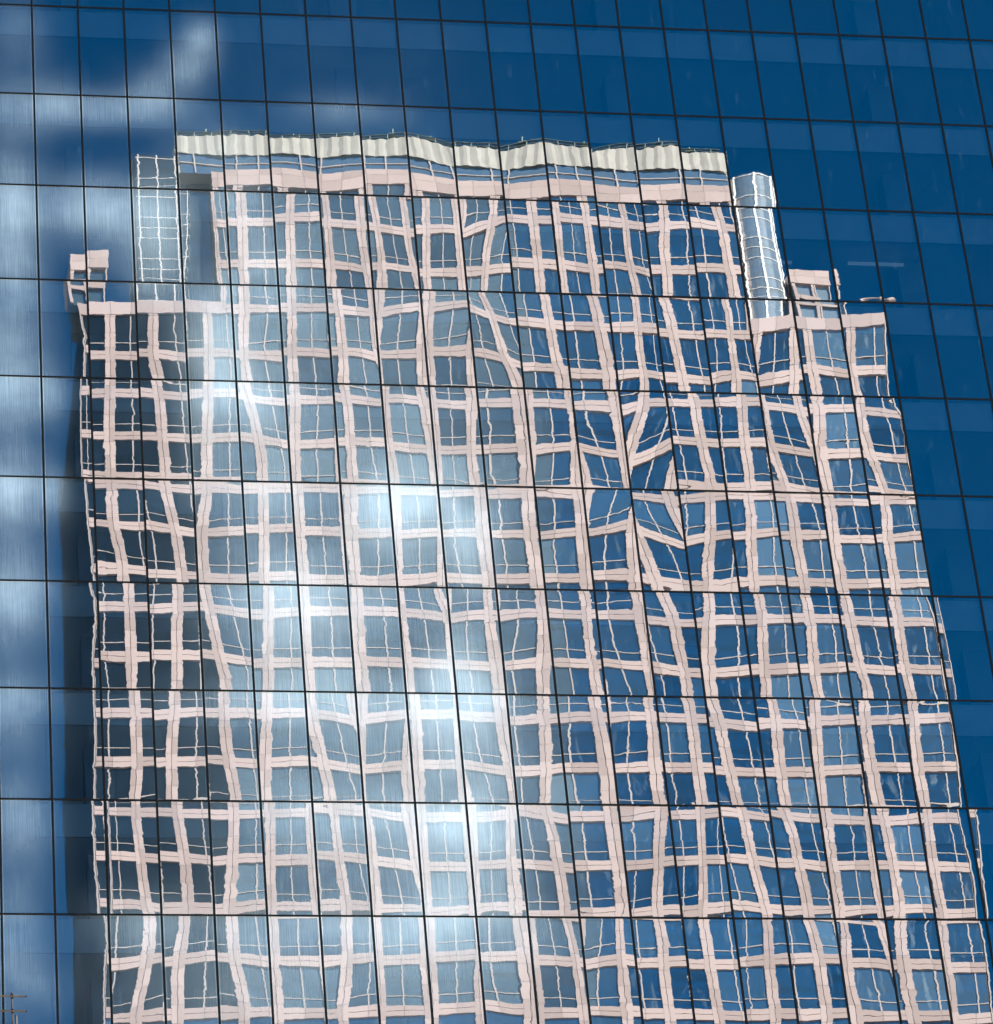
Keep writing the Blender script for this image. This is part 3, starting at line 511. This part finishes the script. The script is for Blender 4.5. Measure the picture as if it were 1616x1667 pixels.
MB().box(XL*PW, XR*PW, 9.02, 34, 0, ztop).build('core_wall', CORE, office)
MB().box(XL*PW-.3, XR*PW+.3, -.06, 34.2, ztop+.03, ztop+1.1).build('parapet', CAP, office)
for s, x in ((-1, XL*PW), (1, XR*PW)):
    MB().box(x-.04+.1*s, x+.04+.1*s, -.02, 34.1, 0, ztop).build('side_wall', SIDE, office)
MB().box(XL*PW, XR*PW, .06, 9, 0, zbot-.05).build('base_wall', CORE, office)
LAMP, n, l, outn = new_mat('office_lamp')
em = n.new('ShaderNodeEmission'); em.inputs[0].default_value = (.85, .93, 1, 1); em.inputs[1].default_value = .03; l.new(em.outputs[0], outn.inputs[0])
for (x, z, w) in [(25.4, 96.6, 1.07), (28.74, 96.64, 1.85)]:
    MB().box(x-w/2, x+w/2, 0.85, .95, z-.035, z+.035).build('ceiling_lamp', LAMP, office)

# ---------------------------------------------------------------- pink granite tower across the street (seen mirrored in the glass)
tower = thing('granite_tower', 'pink granite tower with gridded windows, mirrored in the glass facade', 'skyscraper', (X0, YT, 0))
def zv(v): return ZT+v*FH
PWD, BH = .73, .77          # pier width, beam height
V0 = -2
VW, VC = 14, 17             # wing and centre roof beams
UL, UR = .2, 18.85          # corners of the wings
UCL, UCR = 3.42, 15.63      # edges of the centre block
def pier_prof(xc, w): return [(xc-w/2, -.5), (xc-w/2, 0), (xc-.018, 0), (xc-.018, -.07), (xc+.018, -.07), (xc+.018, 0), (xc+w/2, 0), (xc+w/2, -.5)]
for i in range(1, 19):
    top = zv(VC) if 4 <= i <= 15 else zv(VW)
    MB().extrude(pier_prof(i*BW, PWD), 'z', 0, top).build('pier', GRANITE, tower)
for u in (UCL, UCR):
    MB().extrude(pier_prof(u*BW, .34), 'z', zv(VW)+.3, zv(VC)).build('pier', GRANITE, tower)
for u, s in ((UL, 1), (UR, -1)):
    MB().box(u*BW-.05, u*BW+.05, -.3, .005, 0, zv(VW)).build('corner_post', FRAME, tower)
def beam_prof(zc, h): return [(-.48, zc-h/2), (-.012, zc-h/2), (-.012, zc-.018), (-.08, zc-.018), (-.08, zc+.018), (-.012, zc+.018), (-.012, zc+h/2), (-.48, zc+h/2)]
for j in range(V0, VC):
    a, b = (UL*BW+.095, UR*BW-.095) if j < VW else (UCL*BW, UCR*BW)
    if j == VW:
        MB().extrude([(-.5, zv(j)-.45), (.02, zv(j)-.45), (.02, zv(j)+.62), (-.5, zv(j)+.62)], 'x', UL*BW-.05, UCL*BW-.12).build('parapet', GRANITE, tower)
        MB().extrude([(-.5, zv(j)-.45), (.02, zv(j)-.45), (.02, zv(j)+.62), (-.5, zv(j)+.62)], 'x', UCR*BW+.12, UR*BW+.05).build('parapet', GRANITE, tower)
        a, b = UCL*BW-.1, UCR*BW+.1
    MB().extrude(beam_prof(zv(j), BH), 'x', a, b).build('beam', GRANITE, tower)
MB().extrude([(-.5, zv(16.88)), (.03, zv(16.88)), (.03, zv(17.36)), (-.5, zv(17.36))], 'x', UCL*BW-.18, UCR*BW+.18).build('roof_band', GRANITE, tower)
low = MB()
for j in range(-40, V0): low.extrude(beam_prof(zv(j), BH), 'x', UL*BW+.095, UR*BW-.095)
o = low.build('lower_beams', GRANITE, tower); o['kind'] = 'stuff'

# windows: one pane object and one frame object for each opening
WW, WH = BW-PWD, FH-BH
def win_mesh(w, h, split):
    xm = -w/2+split*w
    g_ = MB().quad((-w/2, 0, 0), (xm, 0, 0), (xm, 0, h), (-w/2, 0, h)).quad((xm, 0, 0), (w/2, 0, 0), (w/2, 0, h), (xm, 0, h)).mesh('window', False)
    f = MB()
    f.box(xm-.05, xm+.05, -.02, .06, 0, h)
    zt = h*.235
    f.box(-w/2, xm-.05, -.02, .05, zt-.03, zt+.03).box(xm+.05, w/2, -.02, .05, zt-.03, zt+.03)
    f.box(-w/2, -w/2+.04, -.02, .04, 0, h).box(w/2-.04, w/2, -.02, .04, 0, h)
    f.box(-w/2+.04, w/2-.04, -.02, .04, 0, .04).box(-w/2+.04, w/2-.04, -.02, .04, h-.04, h)
    return g_, f.mesh('window_frame')
variants = {}
def window(u0, u1, j, gm, split=.5, gl=None):
    key = (round(u1-u0, 3), gm.name, split, gl and gl.name)
    if key not in variants:
        a, b = win_mesh(u1*BW-u0*BW, WH, split); a.materials.append(gl or gm); a.materials.append(gm); a.polygons[1].material_index = 1; b.materials.append(FRAME); variants[key] = (a, b)
    a, b = variants[key]
    o = link('window', a, None, tower); o.location = ((u0+u1)/2*BW, -.13, zv(j)+BH/2)
    o.rotation_euler = (random.gauss(0, .004), 0, random.gauss(0, .004))
    link('window_frame', b, None, o)
hp = PWD/2/BW
lowwin = MB()
for j in range(-40, VC):
    for i in range(0, 19):
        if j >= VW and not (4 <= i <= 14): continue
        u0 = i+hp if i > 0 else UL+.03; u1 = i+1-hp if i < 18 else UR-.03
        gm = WIN_DARK if i < 3 and j < VW else WIN_GREY if i < 10 else WIN_BLUE if i < 15 else WIN_PALE  # glass tones painted by bay, standing in for the surroundings each bay mirrors
        if j < -1:
            z = zv(j)+BH/2
            lowwin.quad((u0*BW, -.13, z), (u1*BW, -.13, z), (u1*BW, -.13, z+WH), (u0*BW, -.13, z+WH)); continue
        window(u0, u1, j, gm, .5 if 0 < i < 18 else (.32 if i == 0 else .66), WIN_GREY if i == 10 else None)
    if VW <= j < VC:
        for u0, u1, gm in ((UCL+.06, 4-hp, WIN_GREY), (15+hp, UCR-.06, WIN_BLUE)): window(u0, u1, j, gm, .5)
o = link('lower_windows', lowwin.mesh('lower_windows', False), WIN_BLUE, tower); o['kind'] = 'stuff'
# body behind the face, dark side walls, roofs
DEP = 24
MB().box(UL*BW+.2, UR*BW-.2, -DEP+.1, -.55, 0, zv(VW)).build('core', ROOF, tower)
MB().box(UCL*BW+.1, UCR*BW-.1, -DEP+2, -.55, zv(VW), zv(17.36)).build('core', ROOF, tower)
for u, s in ((UL, -1), (UR, 1)):
    MB().box(u*BW-.05+.04*s, u*BW+.05+.04*s, -DEP, -.32, 0, zv(VW)+.3).build('side_wall', SIDE, tower)
# recessed dark glass beside the centre block
for a, b in ((2.62, UCL-.06),):
    MB().box(a*BW, b*BW, -2.2, -1.6, zv(VW), zv(17.7)).build('recessed_wall', WIN_GREY, tower)
# rounded glass bays rising above the wings
def bay(u0, u1, vt, gm, fm, wd, boxy=1.0):
    xc, rx = (u0+u1)/2*BW, (u1-u0)/2*BW; ry = rx*.75; n = 14; YB = -ry-.12
    g_ = MB(); pts = [(xc-rx*math.cos(math.pi*k/n), YB+ry*min(1, boxy*math.sin(math.pi*k/n))) for k in range(n+1)]
    z0, z1 = zv(VW)+.3, zv(vt)
    for k in range(n):
        (xa, ya), (xb, yb) = pts[k], pts[k+1]
        g_.quad((xa, ya, z0), (xb, yb, z0), (xb, yb, z1), (xa, ya, z1))
    me = g_.mesh('glass_bay', False)
    o = link('glass_bay', me, gm, tower); me.polygons.foreach_set('use_smooth', [True]*n)
    for k in (0, 3, 7, 11, 14):
        x, y = pts[k]; MB().box(x-wd, x+wd, y-.02, y+.05, z0, z1).build('bay_mullion', fm, o)
    z = z0+.4
    while z < z1:
        ring = MB()
        for k in range(n):
            (xa, ya), (xb, yb) = pts[k], pts[k+1]
            oa = Vector((xa-xc, (ya-YB)/.75, 0)).normalized()*.04; ob = Vector((xb-xc, (yb-YB)/.75, 0)).normalized()*.04
            for zz in (z-.028, z+.028): ring.v += [(xa, ya, zz), (xa+oa.x, ya+oa.y, zz), (xb+ob.x, yb+ob.y, zz), (xb, yb, zz)]
            b0 = len(ring.v)-8
            ring.f += [(b0, b0+1, b0+2, b0+3), (b0+4, b0+5, b0+6, b0+7), (b0+1, b0+2, b0+6, b0+5)]
        ring.build('bay_transom', fm, o)
        z += FH*.25 if (round((z-z0)/ (FH*.25)) % 4) else FH*.5
    cap = MB(); k = len(cap.v)
    cap.v += [(x, y, z1) for x, y in pts]; cap.f.append(tuple(range(len(pts))))
    cap.build('bay_roof', FRAME, o)
bay(1.53, 2.64, 17.75, WIN_TEAL, PALE, .055, 2.6); bay(15.70, 16.84, 17.72, WIN_BRIGHT, WHITE, .10)
MB().box((UCR+.1)*BW, 16.8*BW, -6, -3.2, zv(VW), zv(17.5)).build('bay_core', ROOF, tower)
# corner blocks standing on the wings
def block(u0, u1, gm):
    MB().box(u0*BW, u1*BW, -5, -.05, zv(14.95), zv(15.36)).build('corner_block', GRANITE, tower)
    w = MB().box(u0*BW+.1, u1*BW-.1, -4.9, -.35, zv(14.16), zv(14.95)).build('corner_window', gm, tower)
    m = (u1-u0)
    for t in (.0, .42, .5, .92): MB().box((u0+m*t)*BW+.02, (u0+m*t)*BW+(.25 if t in (.0, .42) else .12), -.34, -.1, zv(14.16), zv(14.95)).build('corner_post', GRANITE if t in (.0, .42) else FRAME, w)
    MB().box(u0*BW+.05, u1*BW-.05, -.34, -.12, zv(14.5), zv(14.6)).build('corner_rail', GRANITE, w)
block(.03, .93, WIN_GREY); block(16.86, 18.0, WIN_BRIGHT)
MB().tube(((18.0)*BW, -.4, zv(14.66)), (18.98*BW, -.4, zv(14.68)), .07).tube((18.98*BW, -.4, zv(14.64)), (19.12*BW, -.4, zv(14.7)), .22, 10).build('davit_arm', GRANITE, tower)
# glass strip and cream corrugated screen on the roof
strip = MB().quad((2.66*BW, -.3, zv(17.36)), (15.64*BW, -.3, zv(17.36)), (15.64*BW, -.3, zv(17.83)), (2.66*BW, -.3, zv(17.83)))
so = link('clerestory', strip.mesh('clerestory', False), window_mat('clerestory_glass', .5, (.9, .97, 1), (.16, .22, .26)), tower)
MB().box(2.66*BW, 15.64*BW, -.3, -.2, zv(17.585), zv(17.605)).build('clerestory_transom', FRAME, so)
u = 3.0
while u < 15.6:
    MB().box(u*BW-.06, u*BW+.06, -.3, -.18, zv(17.36), zv(17.83)).build('clerestory_mullion', FRAME, so); u += .5 if int(u*2) % 3 else 1.0
scr = MB(); a, b = 2.55*BW, 15.67*BW; n = 150
pf = []
for k in range(n+1):
    x = a+(b-a)*k/n; pf.append((x, -.1-.10*(.5+.5*math.sin(k*1.9)+.6*math.sin(k*.37))))
for k in range(n):
    (xa, ya), (xb, yb) = pf[k], pf[k+1]
    scr.quad((xa, ya, zv(17.83)), (xb, yb, zv(17.83)), (xb, yb, zv(18.27)), (xa, ya, zv(18.27)))
scr.box(a, b, -9, -.35, zv(17.36), zv(18.2))
scr.build('mechanical_screen', SCREEN, tower)
rail = MB()
zr = zv(18.27)
rail.tube((a+.3, -.3, zr+.42), (b-.2, -.3, zr+.42), .06, 6).tube((a+.3, -.3, zr+.2), (b-.2, -.3, zr+.2), .05, 6)
x = a+.3
while x < b:
    rail.tube((x, -.3, zr-.1), (x, -.3, zr+.44), .055, 6); x += 1.3
rail.build('roof_railing', RAIL, tower)
for x, h in ((a+2.5, .75), (a+3.4, .5), (a+9, .6), (a+16.3, .85), (a+19.5, .55), (a+26, .9), (a+31, .6), (a+36.5, .8), (a+39, .6)):
    MB().tube((x, -.6, zr-.1), (x, -.6, zr+h+.2), .09, 6).box(x-.3, x+.3, -.8, -.4, zr+h*.55, zr+h*.55+.16).build('roof_vent', RAIL, tower)

# ---------------------------------------------------------------- aerial on a low roof in front of the glass
AX, AY, AZ = (-4.941, -80.502, 20.196)
low = thing('low_building', 'low pale building below the picture that carries the aerial', 'building', (AX-3, AY+1, 0))
HB = AZ-2.6
MB().box(-7, 5, -3, 4, 0, HB-.3).build('wall', BRICK, low)
MB().box(-7.2, 5.2, -3.2, 4.2, HB-.3, HB).build('roof', ROOF, low)
ae = thing('roof_aerial', 'weathered steel pipe aerial with two cross rods in front of the glass at lower left', 'aerial', (AX, AY, HB))
S = 0.004727   # metres for one photograph pixel there
zt = AZ-HB
def px(dx, dz): return (dx*S, 0, zt+dz*S/.79)
MB().tube((0, 0, 0), px(0, -44), .9*1.35*S*2, 10).tube(px(0, -44), px(-1, 0), 1.5*S, 10).build('mast', STEEL, ae)
MB().tube(px(0, -3.6), px(0, -1.4), 2.3*S, 10).build('mast_cap', STEEL, ae)
for dz, x1, r in ((-6.5, 22, 1.55), (-28.5, 22, 1.5)):
    p, q = Vector(px(-48, dz-.2)), Vector(px(x1, dz-.8)); p.y = q.y = -.02
    rod = MB().tube(p, q, r*S, 10).build('cross_rod', STEEL, ae)
    e = q+Vector((1.2*S, 0, 0)); MB().tube(q, e, r*1.25*S, 10).build('rod_end', CAP, rod)
    c0 = px(0, dz-2.4); c1 = px(0, dz+2.6)
    MB().tube((c0[0], -.01, c0[2]), (c1[0], -.01, c1[2]), 2.6*S, 10).build('clamp', CAP, rod)
MB().tube((2.9*S, .01, 0), px(5.5, -33), 1.0*S, 8).build('cable', CAP, ae)
MB().tube((6.0*S, .02, 0), px(6.0, -36), 1.3*S, 8).build('stay_pipe', STEEL, ae)
